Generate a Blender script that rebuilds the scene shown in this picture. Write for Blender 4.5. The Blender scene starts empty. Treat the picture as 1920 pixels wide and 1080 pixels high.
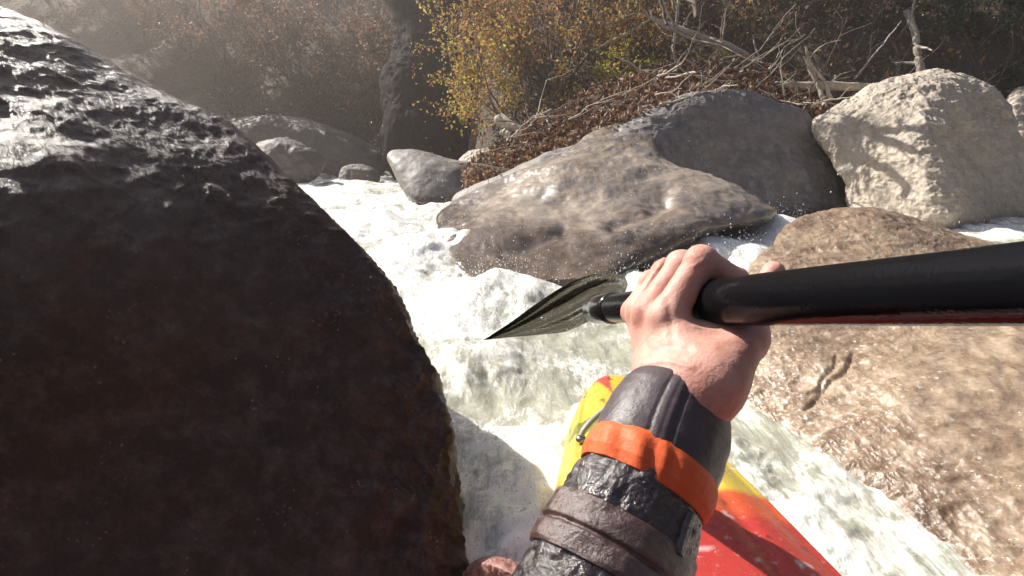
import bpy, math
import numpy as np
from mathutils import Vector
R = math.radians
rng = np.random.default_rng(7)
SC = bpy.context.scene
COL = SC.collection

# ------------------------------------------------------------------ camera, sky, sun, exposure
PITCH = 15.5; FPX = 1048.0; CAM = np.array([0.0, 0.0, 0.85])
cd = bpy.data.cameras.new('camera'); cam = bpy.data.objects.new('camera', cd); COL.objects.link(cam)
cam.location = CAM; cam.rotation_euler = (R(90-PITCH), 0, 0)
cd.sensor_width = 36; cd.lens = 36*FPX/1920; cd.clip_start = 0.01; cd.clip_end = 500
SC.camera = cam
SUN_AZ, SUN_EL = -56.0, 40.0          # azimuth from +Y, negative = left
w = bpy.data.worlds.new('World'); SC.world = w; w.use_nodes = True
nt = w.node_tree; bg = nt.nodes['Background']
sky = nt.nodes.new('ShaderNodeTexSky'); sky.sky_type = 'NISHITA'; sky.sun_disc = False
sky.sun_elevation = R(SUN_EL); sky.sun_rotation = R(SUN_AZ)
nt.links.new(sky.outputs[0], bg.inputs[0]); bg.inputs[1].default_value = 0.055
sl = bpy.data.lights.new('sun', 'SUN'); sl.energy = 5.0; sl.angle = R(0.5); sl.color = (1, .95, .87)
so = bpy.data.objects.new('sun', sl); COL.objects.link(so)
SD = Vector((math.sin(R(SUN_AZ))*math.cos(R(SUN_EL)), math.cos(R(SUN_AZ))*math.cos(R(SUN_EL)), math.sin(R(SUN_EL))))
so.rotation_euler = SD.to_track_quat('Z', 'Y').to_euler()
SC.view_settings.view_transform = 'Standard'; SC.view_settings.look = 'None'
SC.view_settings.exposure = 1.15; SC.view_settings.gamma = 1
SC.render.engine = 'CYCLES'; SC.cycles.max_bounces = 6; SC.cycles.use_denoising = True; SC.cycles.caustics_reflective = False; SC.cycles.caustics_refractive = False

# ------------------------------------------------------------------ helpers
RX = np.array([1., 0, 0]); FW = np.array([0, math.cos(R(PITCH)), -math.sin(R(PITCH))]); UP = np.array([0, math.sin(R(PITCH)), math.cos(R(PITCH))])
def cc(p):                                   # camera-axes metres -> world
    p = np.asarray(p, float)
    return CAM + p[..., 0:1]*RX + p[..., 1:2]*UP + p[..., 2:3]*FW
def P(px, py, z):
    px = np.asarray(px, float); py = np.asarray(py, float); z = np.asarray(z, float)
    return cc(np.stack([(px-960)/FPX*z, -(py-540)/FPX*z, z], -1))
def pix(W):
    d = W-CAM; z = d@FW
    return 960+FPX*(d@RX)/z, 540-FPX*(d@UP)/z, z

def _h(ix, iy, iz, s):
    n = (ix.astype(np.int64)*374761393 + iy.astype(np.int64)*668265263 + iz.astype(np.int64)*2147483647 + s*974711) & 0x7fffffff
    n = ((n ^ (n >> 13))*1274126177) & 0x7fffffff
    n = ((n ^ (n >> 15))*668265263) & 0x7fffffff
    return ((n ^ (n >> 16)) & 0xffff)/65535.0
def vn(p, s=0):
    i = np.floor(p).astype(np.int64); f = p-i; f = f*f*f*(f*(f*6-15)+10)
    o = 0
    for a in (0, 1):
        for b in (0, 1):
            for c in (0, 1):
                wt = (f[:, 0] if a else 1-f[:, 0])*(f[:, 1] if b else 1-f[:, 1])*(f[:, 2] if c else 1-f[:, 2])
                o = o+wt*_h(i[:, 0]+a, i[:, 1]+b, i[:, 2]+c, s)
    return o*2-1
def fbm(p, sc, octv=4, gain=.5, s=0, ridge=False, billow=False):
    o = 0; a = 1; q = p*sc+17.3*s
    for k in range(octv):
        n = vn(q, s+k)
        if ridge: n = 1-2*np.abs(n)
        if billow: n = 2*np.abs(n)-.6
        o = o+a*n; a *= gain; q = q*2.03+5.1
    return o

def tag(o, label=None, cat=None, group=None, kind=None):
    if label: o['label'] = label
    if cat: o['category'] = cat
    if group: o['group'] = group
    if kind: o['kind'] = kind
    return o
def empty(name, loc, **k):
    o = bpy.data.objects.new(name, None); COL.objects.link(o); o.location = Vector(np.asarray(loc, float)); o.empty_display_size = .1
    return tag(o, **k)
def mk(name, V, F, mat, parent=None, origin=None, col=None, foam=None, smooth=True):
    V = np.asarray(V, float); F = np.asarray(F, int)
    if parent is not None: org = np.array(parent.matrix_world.translation if False else origin_of(parent))
    elif origin is not None: org = np.asarray(origin, float)
    else: org = np.array([V[:, 0].mean(), V[:, 1].mean(), V[:, 2].min()])
    me = bpy.data.meshes.new(name)
    me.vertices.add(len(V)); me.vertices.foreach_set('co', (V-org).astype(np.float32).ravel())
    k = F.shape[1]
    me.loops.add(F.size); me.loops.foreach_set('vertex_index', F.astype(np.int32).ravel())
    me.polygons.add(len(F)); me.polygons.foreach_set('loop_start', np.arange(0, F.size, k, dtype=np.int32))
    me.polygons.foreach_set('loop_total', np.full(len(F), k, np.int32)) if False else None
    me.update(calc_edges=True); me.validate()
    me.polygons.foreach_set('use_smooth', np.full(len(me.polygons), smooth))
    if col is not None:
        a = me.color_attributes.new('Col', 'FLOAT_COLOR', 'POINT')
        c = np.ones((len(V), 4), np.float32); c[:, :3] = col; a.data.foreach_set('color', c.ravel())
    if foam is not None:
        a = me.attributes.new('foam', 'FLOAT', 'POINT'); a.data.foreach_set('value', np.asarray(foam, np.float32))
    o = bpy.data.objects.new(name, me); COL.objects.link(o)
    if mat: me.materials.append(mat)
    if parent is not None: o.parent = parent; o['_o'] = 0; del o['_o']; ORG[o.name] = org
    else: o.location = Vector(org); ORG[o.name] = org
    return o
ORG = {}
def origin_of(o): return ORG[o.name] if o.name in ORG else np.array(o.location)
def displace(o, fn):
    me = o.data; n = len(me.vertices); co = np.empty(n*3, np.float32); me.vertices.foreach_get('co', co)
    nr = np.empty(n*3, np.float32); me.vertex_normals.foreach_get('vector', nr)
    co = co.reshape(-1, 3).astype(float); nr = nr.reshape(-1, 3); W = co+ORG[o.name]
    co = co+nr*fn(W)[:, None]
    me.vertices.foreach_set('co', co.astype(np.float32).ravel()); me.update()

def grid_faces(nu, nv, wrap=False, off=0):
    a = np.arange(nu-1)[:, None]; b = np.arange(nv if wrap else nv-1)[None, :]
    b2 = (b+1) % nv
    f = np.stack([a*nv+b, a*nv+b2, (a+1)*nv+b2, (a+1)*nv+b], -1).reshape(-1, 4)
    return f+off

# ------------------------------------------------------------------ materials
class M:
    def __init__(s, name):
        s.m = bpy.data.materials.new(name); s.m.use_nodes = True; s.t = s.m.node_tree; s.b = s.t.nodes['Principled BSDF']
    def n(s, t, **k):
        x = s.t.nodes.new('ShaderNode'+t)
        for a, b in k.items(): setattr(x, a, b)
        return x
    def l(s, a, b): s.t.links.new(a, b)
    def set(s, **k):
        for a, b in k.items(): s.b.inputs[a.replace('_', ' ')].default_value = b
    def noise(s, sc, det=6, rough=.6, co=None, dist=0):
        x = s.n('TexNoise'); x.inputs['Scale'].default_value = sc; x.inputs['Detail'].default_value = det
        x.inputs['Roughness'].default_value = rough; x.inputs['Distortion'].default_value = dist
        s.l(co or s.co(), x.inputs['Vector']); return x.outputs[0]
    def co(s):
        if not hasattr(s, '_c'): s._c = s.n('TexCoord').outputs['Object']
        return s._c
    def ramp(s, v, stops):
        x = s.n('ValToRGB'); e = x.color_ramp.elements
        while len(e) < len(stops): e.new(.5)
        for q, (p, c) in zip(e, stops):
            q.position = p; q.color = (c, c, c, 1) if isinstance(c, (int, float)) else (*c, 1)
        s.l(v, x.inputs[0]); return x.outputs[0]
    def mix(s, f, a, b, mode='MIX'):
        x = s.n('Mix', data_type='RGBA', blend_type=mode)
        for v, i in ((f, x.inputs[0]), (a, x.inputs[6]), (b, x.inputs[7])):
            if isinstance(v, (int, float)): i.default_value = v
            elif isinstance(v, tuple): i.default_value = (*v, 1)
            else: s.l(v, i)
        return x.outputs[2]
    def math(s, op, a, b=0):
        x = s.n('Math', operation=op)
        for v, i in ((a, x.inputs[0]), (b, x.inputs[1])):
            if isinstance(v, (int, float)): i.default_value = v
            else: s.l(v, i)
        return x.outputs[0]
    def attr(s, n='Col', out=0):
        x = s.n('Attribute'); x.attribute_name = n; return x.outputs['Color' if out == 0 else 'Fac']
    def bump(s, hs, strength=.5, dist=.01):
        prev = None
        for h, st, d in hs:
            x = s.n('Bump'); x.inputs['Strength'].default_value = st; x.inputs['Distance'].default_value = d
            s.l(h, x.inputs['Height'])
            if prev: s.l(prev, x.inputs['Normal'])
            prev = x.outputs[0]
        s.l(prev, s.b.inputs['Normal'])

def rock_mat(name, c1, c2, c3, sc=3, rough=.6, bump=1.0, bd=.02, wet=None, specks=0, fine=90, spec=.5, vein=0, streak=0, flecks=None, big=0):
    """three-tone stone with mottling, grain, pits; wet = world height below which it is dark and glossy"""
    m = M(name); n1 = m.noise(sc, 8, .62, dist=.4); n2 = m.noise(sc*5.3, 8, .7); n3 = m.noise(fine, 6, .75)
    c = m.mix(m.ramp(n1, [(.35, 0), (.62, 1)]), c1, c2)
    c = m.mix(m.ramp(n2, [(.45, 0), (.68, 1)]), c, c3)
    g = m.ramp(n3, [(.3, .72), (.7, 1.25)])
    c = m.mix(1.0, c, g, 'MULTIPLY')
    if big:
        c = m.mix(m.ramp(m.noise(.9*big, 4, .6), [(.42, 0), (.6, .75)]), c, m.mix(1.0, c, (.5, .45, .42), 'MULTIPLY'))
    if vein:
        mp = m.n('Mapping'); mp.inputs['Scale'].default_value = (1, .25, 1.4); mp.inputs['Rotation'].default_value = (.3, .5, .6); m.l(m.co(), mp.inputs[0])
        v = m.noise(sc*2.5, 5, .5, co=mp.outputs[0], dist=1.2)
        c = m.mix(m.ramp(v, [(.47, 0), (.5, vein), (.53, 0)]), c, c3)
    if streak:
        dt = m.n('VectorMath', operation='DOT_PRODUCT'); m.l(m.co(), dt.inputs[0]); dt.inputs[1].default_value = (.74, -.51, -.43)
        sc_ = m.n('VectorMath', operation='SCALE'); sc_.inputs[0].default_value = (.74, -.51, -.43); m.l(m.math('MULTIPLY', dt.outputs['Value'], -.8), sc_.inputs['Scale'])
        ad = m.n('VectorMath', operation='ADD'); m.l(m.co(), ad.inputs[0]); m.l(sc_.outputs[0], ad.inputs[1]); stn = m.noise(streak, 7, .7, co=ad.outputs[0])
    if flecks:  # foam flecks and wet sparkle painted as pale colour, denser towards low X
        sx2 = m.n('SeparateXYZ'); ge2 = m.n('NewGeometry'); m.l(ge2.outputs['Position'], sx2.inputs[0]); mr2 = m.n('MapRange'); mr2.inputs[1].default_value = flecks[1]; mr2.inputs[2].default_value = flecks[2]; mr2.inputs[3].default_value = .10; mr2.inputs[4].default_value = -.035; m.l(m.math('ADD', sx2.outputs[0], m.math('MULTIPLY', n1, .8)), mr2.inputs[0])
        fl = m.math('ADD', m.noise(flecks[0], 6, .8), mr2.outputs[0]); c = m.mix(m.ramp(fl, [(.57, 0), (.66, 1)]), c, (.66, .61, .53))
    if specks:
        vo = m.n('TexVoronoi'); vo.inputs['Scale'].default_value = specks; m.l(m.co(), vo.inputs[0])
        q = m.math('MULTIPLY', m.ramp(vo.outputs['Distance'], [(.12, 1), (.3, 0)]), m.ramp(m.noise(specks*.12, 6, .75), [(.56, 0), (.64, 1)]))
        c = m.mix(q, c, (.62, .58, .5) if specks < 60 else (.20, .15, .12))
    rr = m.ramp(n2, [(.3, rough*.75), (.7, min(1, rough*1.2))])
    if wet is not None:
        ge = m.n('NewGeometry'); sx = m.n('SeparateXYZ'); m.l(ge.outputs['Position'], sx.inputs[0])
        hh = m.math('ADD', sx.outputs[2], m.math('MULTIPLY', m.noise(6, 4), -.12))
        mr = m.n('MapRange'); mr.inputs[1].default_value = wet+.0; mr.inputs[2].default_value = wet-.07; m.l(hh, mr.inputs[0])
        c = m.mix(mr.outputs[0], c, m.mix(1.0, c, (.42, .38, .36), 'MULTIPLY'))
        rr = m.mix(mr.outputs[0], rr, (.18, .18, .18))
    m.l(c, m.b.inputs['Base Color']); m.l(rr, m.b.inputs['Roughness']); m.b.inputs['Specular IOR Level'].default_value = spec
    m.bump([(n1, .5*bump, bd*2), (n2, .6*bump, bd*.6), (n3, .5*bump, bd*.2)]+([(stn, 1, .010)] if streak else []))
    return m.m

def attr_mat(name, rough=.6, trans=0, spec=.3, mul=True):
    m = M(name); c = m.attr()
    if mul: c = m.mix(1.0, c, m.ramp(m.noise(40, 4), [(.3, .75), (.7, 1.2)]), 'MULTIPLY')
    m.l(c, m.b.inputs['Base Color']); m.set(Roughness=rough); m.b.inputs['Specular IOR Level'].default_value = spec
    if trans:
        tr = m.n('BsdfTranslucent'); m.l(c, tr.inputs[0]); ms = m.n('MixShader'); ms.inputs[0].default_value = trans
        out = [x for x in m.t.nodes if x.type == 'OUTPUT_MATERIAL'][0]
        m.l(m.b.outputs[0], ms.inputs[1]); m.l(tr.outputs[0], ms.inputs[2]); m.l(ms.outputs[0], out.inputs[0])
    return m.m

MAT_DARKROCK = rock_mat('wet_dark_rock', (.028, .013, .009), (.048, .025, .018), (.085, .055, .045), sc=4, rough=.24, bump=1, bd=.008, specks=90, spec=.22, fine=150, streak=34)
MAT_GREY = rock_mat('grey_river_rock', (.26, .22, .185), (.15, .135, .13), (.34, .275, .21), sc=1.4, rough=.36, bump=1, bd=.006, wet=.20, vein=.4, big=1.5)
MAT_SLATE = rock_mat('slate_grey_rock', (.19, .17, .16), (.12, .105, .105), (.27, .245, .22), sc=1.8, rough=.65, bump=.7, bd=.018, wet=.12)
MAT_PALE = rock_mat('pale_rock', (.44, .375, .30), (.33, .28, .225), (.50, .44, .36), sc=2.5, rough=.75, bump=1.0, bd=.03, wet=.12, vein=.3, fine=70)
MAT_TAN = rock_mat('tan_wet_rock', (.31, .225, .15), (.20, .135, .09), (.42, .33, .24), sc=2.4, rough=.3, bump=1.1, bd=.010, specks=34, fine=130, spec=.5, flecks=(46, .9, 1.7), big=1)
MAT_FARROCK = rock_mat('far_grey_rock', (.09, .075, .068), (.06, .05, .047), (.13, .11, .10), sc=2, rough=.7, bump=1, bd=.03)
MAT_HILL_SHADE = rock_mat('dark_hillside_shade', (.028, .022, .026), (.018, .014, .016), (.03, .024, .026), sc=1.2, rough=1, bump=.6, bd=.05, spec=.05)  # shade of the hillside put into a near-black base colour

# ------------------------------------------------------------------ rocks
def spline_closed(pts, n):
    p = np.asarray(pts, float); m = len(p)
    seg = np.linalg.norm(np.roll(p[:, :2], -1, 0)-p[:, :2], axis=1)**.5
    t = np.concatenate([[0], np.cumsum(seg)]); u = np.linspace(0, t[-1], n, endpoint=False)
    i = np.clip(np.searchsorted(t, u, 'right')-1, 0, m-1); f = ((u-t[i])/seg[i])[:, None]
    a, b, c, d = p[(i-1) % m], p[i], p[(i+1) % m], p[(i+2) % m]
    return .5*((2*b)+(-a+c)*f+(2*a-5*b+4*c-d)*f*f+(-a+3*b-3*c+d)*f**3)
def tps(ctrl):
    c = np.asarray(ctrl, float); X = c[:, :2]/500; n = len(c)
    def ph(d): return np.where(d > 1e-9, d*d*np.log(np.maximum(d, 1e-9)), 0)
    K = ph(np.linalg.norm(X[:, None]-X[None], axis=2))+np.eye(n)*.01
    Pm = np.concatenate([np.ones((n, 1)), X], 1)
    A = np.block([[K, Pm], [Pm.T, np.zeros((3, 3))]]); s = np.linalg.lstsq(A, np.concatenate([c[:, 2], [0, 0, 0]]), rcond=1e-9)[0]
    def f(px, py):
        Q = np.stack([px, py], -1)/500; sh = Q.shape[:-1]; Q = Q.reshape(-1, 2)
        d = ph(np.linalg.norm(Q[:, None]-X[None], axis=2))
        return (d@s[:n]+s[n]+Q@s[n+1:]).reshape(sh)
    return f
def polydist(px, py, pl):
    pl = np.asarray(pl, float); best = np.full(px.shape, 1e9)
    for a, b in zip(pl[:-1], pl[1:]):
        ab = b-a; t = np.clip(((px-a[0])*ab[0]+(py-a[1])*ab[1])/(ab@ab), 0, 1)
        best = np.minimum(best, np.hypot(px-a[0]-t*ab[0], py-a[1]-t*ab[1]))
    return best
def rock(name, mat, c, outline, inner, back=.8, amp=.05, ns=1.5, nr=110, nt_=0, pw=4, grooves=(), edge=None, seed=1, fine=.25, **tg):
    """a closed boulder: rim at the outline's own depths, a front side through the inner points, a rounded back"""
    B = spline_closed(outline, 2400); ctr = np.array(c, float)
    an = np.unwrap(np.arctan2(B[:, 1]-ctr[1], B[:, 0]-ctr[0]))
    if an[-1] < an[0]: B = B[::-1]; an = an[::-1]
    an0 = an[0]; N = nr
    g1 = np.linspace(-1, 1, N); S_, T_ = np.meshgrid(g1, g1, indexing='ij'); r0 = np.maximum(abs(S_), abs(T_)); m_ = abs(S_) >= abs(T_)
    sg = np.sign(np.where(m_, S_, T_)); th = np.where(m_, np.pi/4*T_/np.where(S_ == 0, 1, S_), np.pi/2-np.pi/4*S_/np.where(T_ == 0, 1, T_))+np.where(sg < 0, np.pi, 0)
    th = (th-an0) % (2*np.pi)+an0; r = np.sin(r0*np.pi/2)
    aa = np.concatenate([an, [an[0]+2*np.pi]]); aa = np.maximum.accumulate(aa); BB = np.concatenate([B, B[:1]])
    E = np.stack([np.interp(th, aa, BB[:, k]) for k in range(3)], -1)
    px = ctr[0]+r*(E[..., 0]-ctr[0]); py = ctr[1]+r*(E[..., 1]-ctr[1])
    f = tps(inner); lo, hi = min(q[2] for q in inner)*.95, max(q[2] for q in inner)*1.08
    zf = np.concatenate([f(px[i:i+20], py[i:i+20]) for i in range(0, N, 20)]); zf = np.clip(zf, lo, hi)
    ze = E[..., 2]*r+(1-r)*B[:, 2].mean(); z = E[..., 2]+(zf-E[..., 2])*(1-r**pw)**.5
    front = P(px, py, z).reshape(-1, 3)
    zb = ze+back*(1-r**2)**.5; bk = P(px, py, zb).reshape(-1, 3)
    idx = np.arange(N*N).reshape(N, N); inn = np.zeros((N, N), bool); inn[1:-1, 1:-1] = True
    ib = idx.copy(); ib[inn] = N*N+np.arange(inn.sum())
    V = np.concatenate([front, bk[inn.ravel()]]); q4 = lambda I: np.stack([I[:-1, :-1], I[1:, :-1], I[1:, 1:], I[:-1, 1:]], -1).reshape(-1, 4)
    F = np.concatenate([q4(idx), q4(ib)[:, ::-1]])
    ob = mk(name, V, F, mat); me = ob.data; cen = front[(N//2)*N+N//2]
    nrm = np.empty(len(me.vertices)*3, np.float32); me.vertex_normals.foreach_get('vector', nrm); nn_ = nrm.reshape(-1, 3)
    k = (N//2)*N+N//2
    if np.dot(nn_[k], CAM-cen) < 0: me.flip_normals(); me.update()
    def fn(W):
        d = amp*fbm(W, ns, 5, .5, s=seed)+amp*fine*fbm(W, ns*5, 4, .6, s=seed+9, ridge=True)
        ppx, ppy, _ = pix(W)
        if edge: d = d+np.clip((ppx-edge[0]-60*vn(W*5, 7))/90, 0, 1)*edge[1]*(fbm(W*np.array([1, 1, .45]), 9, 4, .55, s=77, ridge=True)-.6)
        for pl, wd, dp in grooves:
            d = d-dp*np.exp(-(polydist(ppx+3*vn(W*9, 3), ppy+3*vn(W*9, 4), pl)/wd)**2)
        return d
    displace(ob, fn)
    return tag(ob, **tg)

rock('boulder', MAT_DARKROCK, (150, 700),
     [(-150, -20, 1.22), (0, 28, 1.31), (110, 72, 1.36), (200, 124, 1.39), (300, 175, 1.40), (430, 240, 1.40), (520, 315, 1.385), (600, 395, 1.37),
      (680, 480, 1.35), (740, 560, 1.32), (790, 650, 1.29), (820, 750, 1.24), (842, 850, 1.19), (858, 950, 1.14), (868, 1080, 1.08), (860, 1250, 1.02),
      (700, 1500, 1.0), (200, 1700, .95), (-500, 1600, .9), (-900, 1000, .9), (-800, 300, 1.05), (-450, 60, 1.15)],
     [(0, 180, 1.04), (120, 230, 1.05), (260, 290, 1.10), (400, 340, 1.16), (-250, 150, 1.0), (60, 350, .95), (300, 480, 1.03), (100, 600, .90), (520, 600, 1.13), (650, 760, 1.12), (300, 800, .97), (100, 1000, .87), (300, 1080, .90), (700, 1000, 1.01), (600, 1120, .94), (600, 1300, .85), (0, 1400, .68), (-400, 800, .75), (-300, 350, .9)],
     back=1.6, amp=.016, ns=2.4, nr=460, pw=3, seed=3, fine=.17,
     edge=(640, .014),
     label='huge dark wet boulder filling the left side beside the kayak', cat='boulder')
rock('boulder', MAT_GREY, (1130, 400),
     [(822, 420, 4.6), (845, 386, 5.0), (900, 350, 5.05), (980, 316, 5.15), (1050, 278, 5.35), (1120, 246, 5.5), (1180, 220, 5.6), (1213, 224, 5.55), (1228, 262, 5.25), (1245, 298, 4.95), (1300, 322, 4.65), (1380, 350, 4.4),
      (1440, 378, 4.3), (1458, 396, 4.25), (1430, 416, 4.15), (1330, 442, 3.9), (1220, 488, 3.55), (1110, 545, 3.15), (1000, 570, 3.0), (900, 530, 3.3), (840, 470, 3.9)],
     [(950, 400, 4.3), (1100, 345, 4.45), (1110, 290, 4.85), (1170, 255, 5.15), (1180, 300, 4.8), (1230, 345, 4.25), (1300, 390, 3.8), (1370, 400, 3.85), (1400, 380, 4.05), (1150, 430, 3.65), (1000, 480, 3.4), (1250, 450, 3.6), (1100, 500, 3.25)],
     back=.7, amp=.05, ns=1.6, nr=360, pw=5, seed=11, fine=.05,
     grooves=[([(945, 468), (1000, 448), (1055, 430)], 10, .04), ([(1150, 415), (1210, 396), (1245, 366)], 17, .06)],
     label='low sloping grey boulder in the middle of the rapid, splashed with foam', cat='boulder')
rock('boulder', MAT_SLATE, (1330, 290),
     [(860, 372, 5.6), (960, 322, 5.5), (1050, 278, 5.6), (1150, 228, 5.7), (1230, 195, 5.65), (1340, 172, 5.6), (1440, 182, 5.7), (1520, 215, 5.8), (1560, 290, 5.7),
      (1605, 370, 5.6), (1600, 420, 5.4), (1450, 440, 5.1), (1300, 430, 5.0), (1100, 410, 5.1), (900, 405, 5.4)],
     [(1100, 300, 4.9), (1190, 290, 4.82), (1200, 235, 5.2), (1260, 222, 5.38), (1320, 210, 5.4), (1300, 330, 5.42), (1250, 300, 5.25), (1450, 230, 5.45), (1450, 350, 5.45), (1560, 360, 5.5), (1000, 345, 5.15)],
     back=.9, amp=.05, ns=1.3, nr=260, pw=4, seed=23, fine=.15,
     label='large slate grey boulder with a shaded face below the driftwood pile', cat='boulder')
rock('boulder', MAT_PALE, (1730, 290),
     [(1528, 232, 5.4), (1560, 210, 5.4), (1620, 178, 5.4), (1680, 151, 5.4), (1740, 138, 5.4), (1810, 147, 5.4), (1872, 180, 5.4), (1903, 230, 5.4), (1920, 320, 5.3),
      (1905, 410, 5.2), (1830, 440, 4.9), (1790, 452, 4.7), (1700, 450, 4.8), (1612, 425, 5.1), (1590, 350, 5.2), (1555, 285, 5.3)],
     [(1745, 250, 4.6), (1765, 350, 4.45), (1640, 250, 5.0), (1655, 350, 4.88), (1850, 250, 5.12), (1860, 350, 5.1), (1700, 195, 4.95), (1785, 415, 4.42), (1700, 410, 4.65), (1800, 190, 5.0), (1800, 300, 4.85)],
     back=1.1, amp=.05, ns=1.4, nr=300, pw=4, seed=31, fine=.28,
     label='big pale rounded boulder striped by branch shadows', cat='boulder')
rock('boulder', MAT_TAN, (1690, 700),
     [(1388, 640, 2.1), (1402, 545, 2.45), (1432, 470, 2.75), (1492, 410, 2.95), (1560, 393, 3.0), (1640, 398, 3.0), (1740, 420, 2.95), (1840, 455, 2.9), (1960, 480, 2.9),
      (2150, 520, 2.8), (2350, 700, 2.3), (2350, 1000, 1.6), (2100, 1220, 1.1), (1900, 1160, 1.1), (1760, 1075, 1.22), (1690, 985, 1.38), (1600, 915, 1.5), (1500, 860, 1.62), (1410, 815, 1.75), (1385, 740, 1.9)],
     [(1500, 785, 1.68), (1640, 870, 1.46), (1735, 945, 1.3), (1765, 1005, 1.24), (1900, 1055, 1.13), (1430, 735, 1.82), (1550, 650, 1.95), (1700, 700, 1.7), (1850, 800, 1.45),
      (1900, 650, 1.8), (1600, 500, 2.4), (1800, 550, 2.2), (1500, 450, 2.65), (1900, 950, 1.22), (1440, 520, 2.4)],
     back=.5, amp=.018, ns=3.0, nr=460, pw=8, seed=41, fine=.25,
     grooves=[([(1512, 762), (1535, 738), (1560, 706), (1590, 690), (1600, 655)], 5, .014), ([(1535, 728), (1548, 700), (1566, 686), (1570, 664)], 4.5, .010), ([(1415, 480), (1440, 455), (1445, 440)], 8, .04)],
     label='broad tan wet rock right beside the kayak under the paddle shaft', cat='boulder')
rock('boulder', MAT_SLATE, (800, 335),
     [(722, 292, 7.2), (745, 275, 7.3), (790, 282, 7.3), (840, 298, 7.3), (880, 312, 7.2), (888, 350, 7.0), (855, 380, 6.8), (805, 392, 6.7), (768, 376, 6.8), (742, 335, 7.0)],
     [(800, 320, 6.7), (760, 300, 6.9), (850, 340, 6.7), (800, 370, 6.55)], back=.6, amp=.035, ns=1.4, fine=.06, nr=110, seed=51,
     label='smooth grey boulder at the head of the chute, below the orange bush', cat='boulder')
rock('boulder', MAT_PALE, (895, 308),
     [(858, 300, 7.4), (880, 282, 7.4), (915, 280, 7.4), (945, 300, 7.3), (940, 340, 7.1), (890, 348, 7.1), (862, 325, 7.3)],
     [(895, 305, 7.1), (920, 320, 7.0), (880, 325, 7.1)], back=.4, amp=.03, ns=2.5, nr=90, seed=52,
     label='small pale rock half buried in dead leaves beside the smooth grey boulder', cat='boulder')
rock('boulder', MAT_FARROCK, (540, 300),
     [(455, 300, 8.4), (480, 272, 8.5), (520, 262, 8.5), (570, 275, 8.5), (603, 300, 8.4), (600, 330, 8.2), (560, 345, 8.1), (490, 340, 8.1)],
     [(540, 295, 8.0), (500, 310, 8.0), (580, 315, 8.0)], back=.6, amp=.05, ns=1.8, nr=50, seed=53,
     label='dark wet rock peeking out behind the sloping edge of the huge left boulder', cat='boulder')
rock('boulder', MAT_FARROCK, (672, 325),
     [(638, 325, 9.2), (650, 312, 9.3), (680, 309, 9.3), (706, 322, 9.2), (708, 340, 9.0), (670, 345, 8.9), (640, 340, 9.0)],
     [(670, 322, 9.0), (690, 330, 8.95)], back=.3, amp=.02, ns=2.5, nr=70, seed=54,
     label='small low rock standing in the foam at the far end of the chute', cat='boulder')
rock('boulder', MAT_FARROCK, (540, 262),
     [(380, 250, 11), (430, 222, 11.3), (500, 216, 11.5), (580, 228, 11.5), (660, 255, 11.2), (720, 290, 11), (700, 330, 10.6), (540, 335, 10.5), (420, 310, 10.6)],
     [(540, 265, 10.7), (460, 255, 10.8), (640, 295, 10.6)], back=1.2, amp=.08, ns=1, fine=.1, nr=140, seed=55,
     label='long brown rock ledge on the far bank above the chute', cat='boulder')
rock('boulder', MAT_PALE, (1935, 230),
     [(1890, 200, 7.4), (1905, 172, 7.5), (1940, 160, 7.5), (1985, 180, 7.5), (2000, 240, 7.3), (1970, 300, 7.1), (1915, 290, 7.1), (1895, 240, 7.3)],
     [(1935, 225, 7.0), (1950, 260, 6.9)], back=.7, amp=.05, ns=2, nr=90, seed=56,
     label='pinkish rock cut by the right edge behind the big pale boulder', cat='boulder')
rock('hillside_shade', MAT_HILL_SHADE, (800, 120),  # added dark body where the hillside only lies in shade
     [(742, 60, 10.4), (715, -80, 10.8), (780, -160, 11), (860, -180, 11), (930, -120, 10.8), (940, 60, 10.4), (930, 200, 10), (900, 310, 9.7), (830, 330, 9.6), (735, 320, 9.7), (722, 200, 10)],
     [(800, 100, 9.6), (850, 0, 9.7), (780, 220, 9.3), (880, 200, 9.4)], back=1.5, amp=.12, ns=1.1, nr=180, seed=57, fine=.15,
     label='dark body standing in for the shaded hillside left of the orange bush', cat='hillside_shade')
m_red = rock_mat('reddish_rock', (.26, .11, .09), (.18, .09, .08), (.36, .22, .19), sc=8, rough=.3, bump=1, bd=.01)
rock('boulder', m_red, (925, 1090),
     [(868, 1080, 1.02), (900, 1052, 1.04), (940, 1052, 1.04), (985, 1080, 1.0), (990, 1150, .95), (930, 1180, .93), (870, 1140, .97)],
     [(925, 1090, .97), (950, 1110, .95)], back=.12, amp=.008, ns=9, nr=90, seed=58,
     label='small reddish rock just breaking the water at the bottom edge', cat='boulder')

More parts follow.
